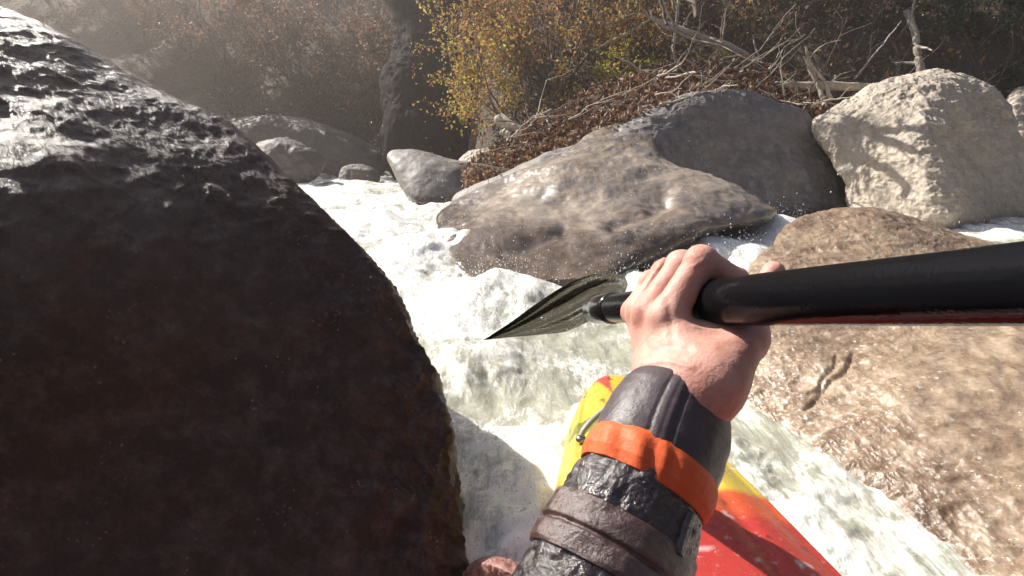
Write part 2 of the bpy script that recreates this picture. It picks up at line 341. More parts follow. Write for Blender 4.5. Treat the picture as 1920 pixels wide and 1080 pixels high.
# ------------------------------------------------------------------ ground, hillside
def ground_h(x, y):
    yb = 7.0+5.2/(1+np.exp((x+.9)*3.0))
    sl = .95+.25/(1+np.exp((x+.9)*2))
    d = y-yb
    h = np.where(d > 0, d*sl, d*.25); h = np.maximum(h, -.55)
    # left bank and right bank far aside
    lb = np.maximum(0, -x-3.6-.12*np.maximum(y, 0))*.5; rb = np.maximum(0, x-6.5)*.7
    back = np.maximum(0, -y-5)*.5
    return np.maximum.reduce([h, lb-.4, rb-.4, back-.4])-.02
def build_ground():
    n = 340
    xs = np.sinh(np.linspace(-3.6, 3.6, n))*2.2; ys = np.concatenate([-np.geomspace(60, .3, 60), np.linspace(0, 30, 300), np.geomspace(30.5, 90, 40)])
    X, Y = np.meshgrid(xs, ys); Z = ground_h(X, Y)
    Z = np.minimum(Z, 10.5)
    W = np.stack([X, Y, Z], -1).reshape(-1, 3)
    W[:, 2] += np.where(W[:, 2] > -.3, 1, .2)*(.22*fbm(W, .7, 4, .5, 5)+.05*fbm(W, 4, 3, .5, 6))
    m = M('leaf_litter'); n1 = m.noise(1.1, 6, .7); n2 = m.noise(14, 8, .8); vo = m.n('TexVoronoi'); vo.inputs['Scale'].default_value = 22; m.l(m.co(), vo.inputs[0])
    c = m.mix(m.ramp(n1, [(.35, 0), (.6, 1)]), (.075, .05, .032), (.15, .098, .062)); c = m.mix(m.ramp(n2, [(.45, 0), (.65, 1)]), c, (.20, .135, .08))
    hs = m.n('HueSaturation'); hs.inputs['Saturation'].default_value = .8; m.l(c, hs.inputs['Color'])
    c = m.mix(.35, hs.outputs[0], vo.outputs['Color'], 'MULTIPLY'); m.l(c, m.b.inputs['Base Color']); m.set(Roughness=.9)
    m.bump([(n2, .9, .08), (vo.outputs['Distance'], .6, .05)])
    o = mk('ground', W, grid_faces(len(ys), len(xs)), m.m, origin=(0, 0, 0)); tag(o, kind='structure')
build_ground()
def gz(x, y):
    W = np.array([[x, y, 0.]]); z = ground_h(W[:, 0], W[:, 1]); W[:, 2] = z
    return float(z[0]+(1 if z[0] > -.3 else .2)*(.22*fbm(W, .7, 4, .5, 5)+.05*fbm(W, 4, 3, .5, 6))[0])

# ------------------------------------------------------------------ water
def level(x, y):
    s = lambda a, b: (lambda t: t*t*(3-2*t))(np.clip((y-a)/(b-a), 0, 1))
    return .045*s(1.7, 3.1)+.045*s(5, 10)+.06*s(3.2, 4.2)*np.clip((x-.9)/.5, 0, 1)
def water_height(W):
    x, y = W[:, 0], W[:, 1]
    L = level(x, y)
    # how wild the water is: calmer in the lee of the tan rock and in the back channel
    wild = np.clip(1.15-.9*np.clip((x-.55)/.35, 0, 1)*(y < 2.2), .18, 1)
    wild = np.where((x > .9) & (y > 3.2), .6, wild)
    far = np.clip(y/6, 0, 1)
    q = W.copy(); q[:, 2] = 0
    flow = q*np.array([1, .8, 1])
    wp = q*np.array([1.25, .8, 1])+.22*np.stack([vn(q*1.5, 2), vn(q*1.5, 3), 0*x], -1)
    swell = .065*fbm(flow, .95, 2, .5, 71)*(1+.6*far)
    chop = .034*fbm(wp, 2.6, 3, .5, 72)-.018*np.abs(vn(wp*4.2, 75))
    crest = .011*fbm(wp, 9, 3, .5, 73); fz = .0035*fbm(q, 30, 3, .6, 74)*np.clip(.5+vn(q*3, 76)*1.5, .1, 1.3)
    h = wild*(swell+chop-.01)+(.35+.65*wild)*crest+fz*(.4+.6*wild)
    for (px, py, z, a, sx, sy) in ((930, 520, 3.0, .10, .40, .26), (880, 440, 4.2, .13, .5, .3), (700, 360, 6.8, .05, .7, .35), (640, 420, 5.3, .08, .6, .3), (600, 352, 8.0, .06, .8, .3), (760, 470, 3.9, .07, .4, .25), (900, 640, 2.2, .07, .3, .18), (960, 780, 1.6, .05, .18, .14), (1180, 500, 3.3, .10, .3, .22), (1330, 455, 3.75, .16, .35, .28), (1450, 415, 4.4, .15, .35, .45), (1400, 500, 2.9, .16, .14, .3), (1040, 830, 1.45, .04, .1, .12)):
        c = P(px, py, z); h = h+a*np.exp(-((x-c[0])/sx)**2-((y-c[1])/sy)**2)*(1+.25*vn(q*6, 8))
    # the bow pushes the water down beside the hull
    kd = np.abs(x-.285)-np.interp(y, [-1.2, .1, .8, 1.1, 1.45, 1.6], [.2, .33, .24, .18, .05, 0]); kf = np.clip(1-kd/.14, 0, 1)*(y < 1.62)
    h = np.where(kd < -.035, -.08, h*(1-.75*kf)+.055*kf*np.where(x < .285, 1, .8)*(1+.4*vn(q*22, 55)))
    return L+h, h, wild
def build_water():
    na, nr_ = 620, 640
    an = np.linspace(R(-80), R(80), na); rr = np.geomspace(.28, 17, nr_)
    Rr, A = np.meshgrid(rr, an, indexing='ij')
    W = np.stack([Rr*np.sin(A), Rr*np.cos(A)-.05, 0*A], -1).reshape(-1, 3)
    z, h, wild = water_height(W)
    q = W.copy()
    f = .60+h*4.5+.38*fbm(q, 3.2, 4, .6, 81)+.22*fbm(q, 14, 3, .6, 82)
    px, py, _ = pix(np.stack([W[:, 0], W[:, 1], z], -1))
    f += .32*np.clip((W[:, 1]-1.7)/1.3, 0, 1)+.3*np.exp(-((px-1330)/160)**2-((py-455)/45)**2)
    f -= .55*np.exp(-((px-1120)/130)**2-((py-650)/55)**2)       # green tongue behind the paddle blade
    f += .12*np.exp(-((px-930)/90)**2-((py-900)/160)**2)
    f -= .35*(px > 1800)*(py < 520)
    kd = np.abs(W[:, 0]-.285)-np.interp(W[:, 1], [-1.2, .1, .8, 1.1, 1.45, 1.6], [.2, .33, .24, .18, .05, 0]); f += .35*np.exp(-(kd/.05)**2)
    W[:, 2] = z
    # frothy sideways push so crests overhang a little
    W[:, 0] += .012*vn(q*17, 91)*wild; W[:, 1] += .012*vn(q*17, 92)*wild
    m = M('white_water')
    mp = m.n('Mapping'); mp.inputs['Scale'].default_value = (2.1, .55, 1); mp.inputs['Rotation'].default_value = (0, 0, .12); m.l(m.co(), mp.inputs[0]); fc = mp.outputs[0]
    fo = m.attr('foam', 1); n1 = m.noise(26, 10, .72, co=fc, dist=1.2); n2 = m.noise(150, 6, .75); n3 = m.noise(9, 8, .65, co=fc, dist=.8)
    vo = m.n('TexVoronoi'); vo.inputs['Scale'].default_value = 70; m.l(m.co(), vo.inputs[0])
    ff = m.math('ADD', m.math('ADD', fo, m.math('MULTIPLY', m.math('SUBTRACT', n1, .5), 1.5)), m.math('MULTIPLY', m.math('SUBTRACT', n3, .5), 1.6))
    ff = m.math('ADD', ff, m.math('MULTIPLY', m.math('SUBTRACT', .35, vo.outputs['Distance']), .25))
    mask = m.ramp(ff, [(.22, 0), (.5, .45), (.85, 1)])
    wc = m.mix(m.ramp(n3, [(.35, 0), (.65, 1)]), (.27, .27, .205), (.46, .455, .38))
    c = m.mix(mask, wc, (.86, .845, .80)); m.l(c, m.b.inputs['Base Color'])
    m.l(m.ramp(mask, [(0, .06), (1, .32)]), m.b.inputs['Roughness'])
    m.b.inputs['Subsurface Weight'].default_value = .35; m.b.inputs['Subsurface Radius'].default_value = (.03, .035, .03); m.b.inputs['Subsurface Scale'].default_value = 1
    m.b.inputs['Specular IOR Level'].default_value = .5
    m.bump([(n3, .5, .02), (n1, .55, .010), (vo.outputs['Distance'], .25, .004), (n2, .6, .0035)])
    o = mk('river', W, grid_faces(nr_, na), m.m, origin=(0, 0, 0), foam=f); tag(o, kind='structure')
    return W, f
WW, WF = build_water()

ICO_V = np.array([[0, 0, 1], [0, 0, -1], [1, 0, 0], [-1, 0, 0], [0, 1, 0], [0, -1, 0]], float)
ICO_F = np.array([[0, 2, 4], [0, 4, 3], [0, 3, 5], [0, 5, 2], [1, 4, 2], [1, 3, 4], [1, 5, 3], [1, 2, 5]])
def blobs(c, r):
    n = len(c); V = (c[:, None]+ICO_V[None]*r[:, None, :]).reshape(-1, 3); F = (ICO_F[None]+6*np.arange(n)[:, None, None]).reshape(-1, 3)
    return V, F
def build_spray():
    m = M('spray_drops'); m.set(Base_Color=(.85, .86, .85, 1), Roughness=.12); m.b.inputs['Transmission Weight'].default_value = .3
    px, py, z = pix(WW)
    ok = np.where((WF > .62) & (px > 500) & (px < 1920) & (py < 1100) & (z < 8))[0]
    i = rng.choice(ok, 16000); c = WW[i].copy(); zz = z[i]
    lift = np.abs(rng.normal(0, 1, len(i)))*.035*np.clip(zz/2, .5, 2.0); c += rng.normal(0, .012, c.shape); c[:, 2] += lift
    s = (.0009+.0016*rng.random(len(i))**3)*np.clip(zz/1.5, .7, 2.2)
    # thrown drops hanging in the air over the chute and the rocks
    n2 = 1600; z2 = rng.uniform(1.0, 4.5, n2); p2 = P(rng.normal(1020, 230, n2), rng.normal(520, 130, n2), z2)
    p2 = p2[p2[:, 2] > .12]
    c = np.concatenate([c, p2]); s = np.concatenate([s, (.001+.0018*rng.random(len(p2))**3)*np.clip(p2[:, 1]/2, .5, 1.6)])
    V, F = blobs(c, np.stack([s, s, s*rng.uniform(1, 1.6, len(s))], -1))
    o = mk('spray', V, F, m.m, origin=(0, 2, 0)); tag(o, 'fine white spray drops flying over the churning rapid', 'spray', kind='stuff')
build_spray()

# ------------------------------------------------------------------ vegetation
def tubes(lines, sides=5):
    Vs, Fs, off = [], [], 0
    an = np.linspace(0, 2*np.pi, sides, endpoint=False)
    for p, r in lines:
        p = np.asarray(p, float); r = np.asarray(r, float); n = len(p)
        t = np.gradient(p, axis=0); t /= np.linalg.norm(t, axis=1)[:, None]+1e-9
        ref = np.where(np.abs(t[:, 2:3]) > .9, np.array([[1., 0, 0]]), np.array([[0, 0, 1.]]))
        a = np.cross(t, ref); a /= np.linalg.norm(a, axis=1)[:, None]+1e-9; b = np.cross(t, a)
        V = p[:, None]+r[:, None, None]*(np.cos(an)[None, :, None]*a[:, None]+np.sin(an)[None, :, None]*b[:, None])
        Vs.append(V.reshape(-1, 3)); Fs.append(grid_faces(n, sides, True, off)); off += n*sides
    return np.concatenate(Vs), np.concatenate(Fs)
def walk(p, d, L, r0, r1, n=9, wob=.16, trop=(0, 0, .0)):
    d = np.asarray(d, float)/np.linalg.norm(d); q = [np.asarray(p, float)]
    for k in range(n-1):
        d = d+rng.normal(0, wob, 3)+np.array(trop); d /= np.linalg.norm(d); q.append(q[-1]+d*L/(n-1))
    return np.array(q), np.linspace(r0, r1, n)
def branchy(p, d, L, r, depth, lines, kids=5, wob=.14, trop=(0, 0, .02), spread=.9):
    q, rr = walk(p, d, L, r, r*.35, 10, wob, trop); lines.append((q, rr))
    if depth > 0:
        for k in range(kids):
            i = rng.integers(2, 9); dd = q[i]-q[i-1]; dd /= np.linalg.norm(dd)
            branchy(q[i], dd+rng.normal(0, spread*.6, 3), L*rng.uniform(.3, .6), rr[i]*.6, depth-1, lines, max(2, kids-1), wob, trop, spread)
def leaves(c, size, pal, droop=.3):
    n = len(c); d = rng.normal(0, 1, (n, 3)); d[:, 2] -= droop; d /= np.linalg.norm(d, axis=1)[:, None]
    e = np.cross(d, rng.normal(0, 1, (n, 3))); e /= np.linalg.norm(e, axis=1)[:, None]; nn = np.cross(d, e)
    s = (size*rng.uniform(.6, 1.3, n))[:, None]
    V = np.stack([c, c+d*s*.5+e*s*.3+nn*s*.12, c+d*s, c+d*s*.5-e*s*.3+nn*s*.12], 1).reshape(-1, 3)
    F = np.arange(4*n).reshape(-1, 4); pal = np.asarray(pal)
    col = pal[rng.integers(0, len(pal), n)]*rng.uniform(.65, 1.3, (n, 1)); return V, F, np.repeat(col, 4, 0)
MAT_LEAF = attr_mat('autumn_leaves', .55, trans=.45, spec=.3); MAT_DEAD = attr_mat('dead_leaves', .6, trans=.15, spec=.35)
def bark_mat(name, c1, c2, rough=.8):
    m = M(name); mp = m.n('Mapping'); mp.inputs['Scale'].default_value = (1, 1, .25); m.l(m.co(), mp.inputs[0])
    n = m.noise(30, 6, .7, co=mp.outputs[0]); m.l(m.mix(m.ramp(n, [(.35, 0), (.65, 1)]), c1, c2), m.b.inputs['Base Color']); m.set(Roughness=rough)
    m.bump([(n, .7, .01)]); return m.m
MAT_BARK = bark_mat('brown_bark', (.09, .065, .05), (.17, .13, .10)); MAT_PALEBARK = bark_mat('pale_bark', (.30, .25, .20), (.48, .42, .35)); MAT_DRIFT = bark_mat('bleached_wood', (.34, .28, .21), (.55, .49, .40))
ORANGE = [(.42, .22, .07), (.34, .17, .06), (.48, .30, .10), (.28, .15, .07), (.40, .30, .10), (.22, .12, .06)]
YELLOW = [(.5, .42, .05), (.42, .38, .06), (.35, .33, .08)]
BROWN = [(.24, .13, .085), (.15, .075, .05), (.33, .21, .145), (.46, .35, .27), (.10, .05, .035), (.36, .2, .08)]
OLIVE = [(.13, .12, .04), (.2, .15, .05), (.10, .075, .04), (.22, .13, .05), (.075, .06, .035)]
GREEN = [(.03, .055, .02), (.045, .075, .03), (.07, .09, .05)]

def shrub(base, h, spread, nleaf, size, pal, label, cat='shrub', group=None, nst=7, name='shrub', trunkmat=None, depth=2, lean=(0, 0), clumps=True, kids=5, mat=None):
    e = empty(name, base, label=label, cat=cat, group=group)
    lines = []
    for k in range(nst):
        a = rng.uniform(0, 2*np.pi); d = (math.cos(a)*spread+lean[0], math.sin(a)*spread+lean[1], 1)
        branchy(np.array(base)+np.array([math.cos(a), math.sin(a), 0])*.06, d, h*rng.uniform(.7, 1.1), .008+.006*h, depth, lines, kids, .13, (0, 0, 0))
    V, F = tubes(lines, 4); mk('stem', V, F, trunkmat or MAT_BARK, parent=e)
    if nleaf:
        pts = np.concatenate([q[2:] for q, r in lines if len(q) and r[0] < .012+.004*h])
        c = pts[rng.integers(0, len(pts), nleaf)]
        c = c+rng.normal(0, .05 if clumps else .1, c.shape)*h*.6
        V, F, cl = leaves(c, size, pal); mk('foliage', V, F, mat or MAT_LEAF, parent=e, col=cl, smooth=False)
    return e
def wb(px, py, z): return P(px, py, z)
def at_ground(px, y):
    """world point on the ground at distance y under picture column px"""
    dx = (px-960)/FPX/(math.cos(R(PITCH))); x = dx*y*.97
    return np.array([x, y, gz(x, y)-.03])

# the orange bushes left of the driftwood pile
shrub(at_ground(1035, 8.5), 2.3, .6, 9000, .055, ORANGE, 'dense orange leaved bush hanging over the bank, tallest of the bushes', nst=10, lean=(-.1, -.1))
shrub(at_ground(975, 8.1), 1.6, .6, 4500, .05, ORANGE[:3]+YELLOW[1:], 'loose orange and yellow bush at the left end of the leafy bank', nst=8, lean=(-.15, -.1))
shrub(at_ground(1110, 8.8), 2.2, .6, 4200, .055, ORANGE+OLIVE[:3]+YELLOW[1:], 'thin bush of yellow and brown leaves right of the dense orange bush', nst=8)
shrub(at_ground(1190, 7.9), 1.1, .4, 1200, .05, YELLOW, 'small sapling with a tuft of bright yellow leaves above the driftwood', cat='sapling', nst=3, name='sapling', kids=4)
for px, y, h, lab in ((1330, 9, 1.8, 'sparse brown twiggy bush behind the driftwood pile'), (1450, 9.6, 2.0, 'tangled olive brown bush on the slope above the log'),
                      (1600, 9.2, 1.9, 'twiggy brown bush on the slope left of the dark evergreen'), (1240, 10.2, 2.4, 'tall loose bush of fading leaves on the slope above the yellow tuft'),
                      (1900, 10.6, 2.0, 'reddish brown bush near the top right corner')):
    shrub(at_ground(px, y), h, .7, 2600, .06, OLIVE+BROWN[:2], lab, nst=7)
shrub(at_ground(1760, 9.0), 1.5, .8, 5000, .07, GREEN, 'dark evergreen bush on the slope above the big pale boulder', nst=8)
shrub(at_ground(1880, 8.6), 1.0, .9, 2600, .07, GREEN, 'low dark evergreen bush at the right edge of the slope', nst=6)
# far slope on the left
for px, y, h, lab in ((180, 15.5, 2.6, 'brown leafy bush on the far slope nearest the top left corner'), (330, 14.5, 2.4, 'rust brown bush on the far slope above the lip of the huge boulder'),
                      (470, 14.2, 2.6, 'brown bush on the far slope above the long rock ledge'), (600, 13.6, 2.2, 'tan bush on the far slope just left of the dark hillside shade'),
                      (690, 13.2, 2.0, 'thin brown bush hugging the left side of the dark hillside shade')):
    shrub(at_ground(px, y), h, .7, 3800, .085, [(.20, .11, .07), (.15, .085, .055), (.24, .15, .09), (.11, .07, .05)], lab, group=None, nst=7)

# bare trees on the slope
tree_pos = [(1225, 11.2), (1300, 12), (1375, 10.6), (1440, 12.2), (1530, 11.0), (1585, 12.6), (1650, 10.8), (1720, 11.6), (1800, 12.4), (1860, 11.2), (1905, 12.2), (1150, 12.4), (1065, 12.0), (1000, 12.8)]
ORD = 'first second third fourth fifth sixth seventh eighth ninth tenth eleventh twelfth thirteenth fourteenth'.split()
for k, (px, y) in enumerate(tree_pos):
    b = at_ground(px, y); od = sorted(q_[0] for q_ in tree_pos).index(px); e = empty('bare_tree', b, label=('leftmost bare tree' if od == 0 else 'rightmost bare tree' if od == 13 else ORD[od]+' bare tree from the left')+' on the wooded slope, slender '+('pale' if k % 3 == 0 else 'brown')+' trunk', cat='tree', group='bare trees on the wooded slope')
    q, rr = walk(b, (rng.normal(0, .06), -.05, 1), 5.5, .05, .015, 14, .05); V, F = tubes([(q, rr)], 7); mk('trunk', V, F, MAT_BARK if k % 3 else MAT_PALEBARK, parent=e)
    lines = []
    for j in range(9):
        i = rng.integers(2, 13); branchy(q[i], (rng.normal(0, 1), rng.normal(0, .8), .5), rng.uniform(.6, 1.4), .014, 1, lines, 4)
    V, F = tubes(lines, 4); mk('crown', V, F, MAT_BARK, parent=e)
# pale sapling in front
b = wb(1272, 175, 6.8); e = empty('sapling', b, label='pale bare sapling rising from the driftwood pile to the top edge', cat='sapling')
q = P(*np.array([(1272, 178, 6.8), (1270, 130, 6.8), (1262, 90, 6.75), (1268, 50, 6.8), (1272, 0, 6.85), (1270, -70, 6.9), (1262, -160, 7.0)]).T)
V, F = tubes([(q, np.linspace(.024, .014, 7))], 8); mk('trunk', V, F, MAT_PALEBARK, parent=e)
lines = [(P(*np.array([(1268, 55, 6.8), (1250, 20, 6.7), (1235, -20, 6.65), (1228, -60, 6.6)]).T), np.array([.016, .013, .01, .007])),
         (P(*np.array([(1268, 60, 6.8), (1300, 75, 6.7), (1350, 85, 6.5), (1400, 110, 6.3)]).T), np.array([.018, .014, .011, .006])),
         (P(*np.array([(1267, 58, 6.8), (1245, 50, 6.7), (1225, 38, 6.6), (1220, 20, 6.6)]).T), np.array([.02, .017, .014, .01]))]
for i in range(10): branchy(lines[i % 3][0][2], rng.normal(0, 1, 3)+np.array([0, 0, .4]), .5, .006, 1, lines, 3)
V, F = tubes(lines, 5); mk('branch', V, F, MAT_PALEBARK, parent=e)

# driftwood pile ---------------------------------------------------------------
def log(pts, r, mat, label, cat='log', name='log', group=None, stubs=0):
    p = P(*np.array(pts, float).T); n = 24; t = np.linspace(0, 1, n); tt = np.linspace(0, 1, len(p))
    q = np.stack([np.interp(t, tt, p[:, k]) for k in range(3)], -1)+rng.normal(0, .004, (n, 3)); rr = np.interp(t, np.linspace(0, 1, len(r)), r)
    rr[0] *= .6; rr[-1] *= .5
    ls = [(q, rr)]
    for k in range(stubs):
        i = rng.integers(3, n-3); ls.append(walk(q[i], rng.normal(0, 1, 3)+np.array([0, 0, .5]), .35, rr[i]*.5, rr[i]*.2, 6))
    V, F = tubes(ls, 8); o = mk(name, V, F, mat); tag(o, label, cat, group); return o
log([(1290, 172, 6.0), (1400, 162, 6.1), (1560, 162, 6.2), (1690, 168, 6.4)], [.045, .055, .05, .035], MAT_DRIFT, 'long pale driftwood log lying level on the pile behind the boulders', stubs=3)
log([(1548, 205, 5.9), (1538, 170, 6.0), (1518, 120, 6.0), (1510, 85, 6.0)], [.03, .025, .018, .012], MAT_DRIFT, 'pale forked stick standing upright at the right end of the pile', 'stick', 'stick', stubs=2)
log([(1560, 190, 5.9), (1545, 150, 5.9), (1505, 105, 5.9)], [.02, .018, .012], MAT_DRIFT, 'thin pale stick leaning left across the forked stick', 'stick', 'stick')
log([(930, 222, 6.9), (965, 238, 6.8), (1000, 256, 6.7)], [.06, .065, .05], MAT_DRIFT, 'short bleached broken log end lying in the leaves by the orange bush', stubs=1)
log([(940, 246, 6.8), (960, 256, 6.75), (982, 266, 6.7)], [.04, .045, .03], MAT_DRIFT, 'white chunk of wood just below the bleached broken log end')
log([(1225, 35, 7.0), (1290, 60, 6.9), (1360, 82, 6.8), (1430, 118, 6.7), (1500, 150, 6.6)], [.03, .035, .035, .03, .02], MAT_PALEBARK, 'pale fallen branch slanting down right past the sapling', 'branch', 'branch', stubs=4)
log([(1110, 95, 7.2), (1180, 60, 7.1), (1230, 30, 7.0)], [.012, .016, .012], MAT_DRIFT, 'thin pale broken branch pointing up right above the yellow tuft', 'branch', 'branch')
log([(1180, 130, 6.9), (1240, 120, 6.8), (1330, 145, 6.6), (1440, 150, 6.4)], [.02, .03, .03, .02], MAT_BARK, 'brown branch lying flat along the top of the pile', 'branch', 'branch', stubs=3)
log([(990, 300, 5.9), (1090, 250, 6.0), (1200, 205, 6.0), (1330, 175, 6.1)], [.01, .014, .016, .012], MAT_BARK, 'long thin branch along the lower edge of the leaf pile', 'branch', 'branch', stubs=3)
log([(1700, 20, 8.0), (1715, 60, 7.9), (1722, 110, 7.8), (1730, 150, 7.8)], [.05, .045, .05, .06], MAT_PALEBARK, 'crooked pale trunk rising behind the big pale boulder', 'tree trunk', 'tree_trunk', stubs=4)
log([(1600, 150, 7.2), (1650, 90, 7.2), (1690, 40, 7.3)], [.012, .01, .007], MAT_PALEBARK, 'thin pale branch reaching up right from behind the big pale boulder', 'branch', 'branch', stubs=2)

def pile_line(t): # centre line of the leaf pile in picture columns, and its depth
    px = 885+t*670; lo = np.interp(px, [885, 960, 1050, 1120, 1250, 1400, 1555], [345, 318, 280, 240, 188, 170, 205]); return px, lo
n = 15000; t = rng.random(n)**1.15; px, lo = pile_line(t); hgt = np.interp(px, [885, 1000, 1150, 1350, 1500, 1555], [45, 80, 85, 75, 60, 20])
v = rng.random(n)**1.2; c = P(px+rng.normal(0, 8, n), lo-v*hgt+9, np.interp(px, [885, 1150, 1555], [5.75, 5.55, 5.85])+v*.8+rng.normal(0, .04, n))
V, F, cl = leaves(c, .066, BROWN, 0); mk_ = mk('dead_leaf_pile', V, F, MAT_DEAD, col=cl, smooth=False); tag(mk_, 'heap of brown dead leaves caught on top of the grey boulders', 'leaf pile', kind='stuff')
# solid core under the leaves so that the heap is a body
tt = np.linspace(0, 1, 60); pc, lc = pile_line(tt); hc = np.interp(pc, [885, 1000, 1150, 1350, 1500, 1555], [35, 65, 70, 60, 45, 12])
ptsc = P(pc, lc-hc*.42, np.interp(pc, [885, 1555], [6.5, 6.4])); V, F = tubes([(ptsc, hc/FPX*6.5*.5)], 24)
V = V+.05*np.stack([fbm(V, 5, 3, .6, 4), fbm(V, 5, 3, .6, 5), fbm(V, 5, 3, .6, 6)], -1)
m = M('packed_leaf_mat'); nn = m.noise(30, 8, .8); m.l(m.mix(m.ramp(nn, [(.4, 0), (.6, 1)]), (.035, .02, .013), (.13, .075, .045)), m.b.inputs['Base Color']); m.set(Roughness=.9); m.bump([(nn, 1, .04)])
o = mk('leaf_mat', V, F, m.m); tag(o, 'packed bank of old leaves and twigs under the dead leaf heap', 'leaf bank')
# loose sticks in the pile, counted one by one
for k in range(52):
    t = rng.random(); px, lo = pile_line(t); v = rng.random(); z = 5.5+v*.8
    p0 = P(float(px), float(lo)-v*70-6, z); d = np.array([rng.normal(.9, .5), rng.normal(0, .35), rng.normal(.25, .28)])
    L = rng.uniform(.3, 1.1); ls = [walk(p0-d*L*.3, d, L, rng.uniform(.006, .013), .003, 9, .22)]
    for j in range(2): i = rng.integers(2, 8); ls.append(walk(ls[0][0][i], d+rng.normal(0, .8, 3), L*.4, .004, .002, 6, .2))
    V, F = tubes(ls, 5); o = mk('stick', V, F, MAT_DRIFT if k % 3 == 0 else (MAT_PALEBARK if k % 3 == 1 else MAT_BARK)); tag(o, 'thin twig tangled in the driftwood and dead leaf pile', 'stick', 'loose sticks in the driftwood pile')
# branches over the bank whose shadows stripe the pale boulder
e = empty('overhanging_branch', P(1450, -40, 6.0), label='bare overhanging branch above the top edge whose shadow stripes the pale boulder', cat='branch')
lines = []
for pl, r0 in (([(1548, 222), (1590, 232), (1650, 246), (1705, 252), (1760, 240)], .028), ([(1560, 200), (1612, 228), (1650, 262), (1700, 292), (1745, 312)], .034),
               ([(1585, 300), (1640, 318), (1680, 340), (1720, 365), (1742, 385), (1748, 415)], .030), ([(1600, 225), (1612, 270), (1622, 320), (1640, 362), (1650, 400)], .016),
               ([(1650, 262), (1652, 300), (1665, 340), (1672, 375)], .014), ([(1575, 225), (1582, 262), (1576, 300)], .022), ([(1700, 252), (1680, 225), (1668, 205)], .012)):
    q = P(np.array([a_[0] for a_ in pl]), np.array([a_[1] for a_ in pl]), np.interp([a_[0] for a_ in pl], [1550, 1650, 1750], [5.25, 4.97, 4.58]))+np.array(SD)*2.7
    tt_ = np.linspace(0, 1, 14); q = np.stack([np.interp(tt_, np.linspace(0, 1, len(pl)), q[:, k]) for k in range(3)], -1)+rng.normal(0, .006, (14, 3)); lines.append((q, np.linspace(r0*1.5, r0, 14)))
    for j in range(2): i = rng.integers(3, 12); lines.append(walk(q[i], q[i]-q[i-1]+rng.normal(0, .05, 3), .4, .009, .004, 7, .15))
V, F = tubes(lines, 5); o = mk('twig', V, F, MAT_BARK, parent=e)
# leaf litter and twigs over the slopes
n = 26000; x = rng.uniform(-7, 11, n); y = rng.uniform(7, 16, n); W = np.stack([x, y, 0*x], -1); z = ground_h(x, y); W[:, 2] = z
W[:, 2] = z+np.where(z > -.3, 1, .2)*(.22*fbm(W, .7, 4, .5, 5)+.05*fbm(W, 4, 3, .5, 6))+.02; W = W[z > .25]
W[:, 2] += rng.random(len(W))**3*.25
V, F, cl = leaves(W, .085, BROWN+OLIVE[:3], -.3); o = mk('leaf_litter', V, F, MAT_DEAD, col=cl, smooth=False); tag(o, 'fallen leaves scattered over the wooded slopes', 'leaf litter', kind='stuff')
lines = []
for k in range(420):
    px = rng.uniform(880, 1930); y = rng.uniform(7.8, 12); b = at_ground(px, y); branchy(b, (rng.normal(0, .5), rng.normal(-.2, .3), 1), rng.uniform(.4, 1.5), rng.uniform(.004, .011), 1, lines, 3, .15, (0, 0, 0))
V, F = tubes(lines, 3); o = mk('undergrowth', V, F, MAT_BARK); tag(o, 'tangle of thin bare twigs covering the shaded slope', 'undergrowth', kind='stuff')

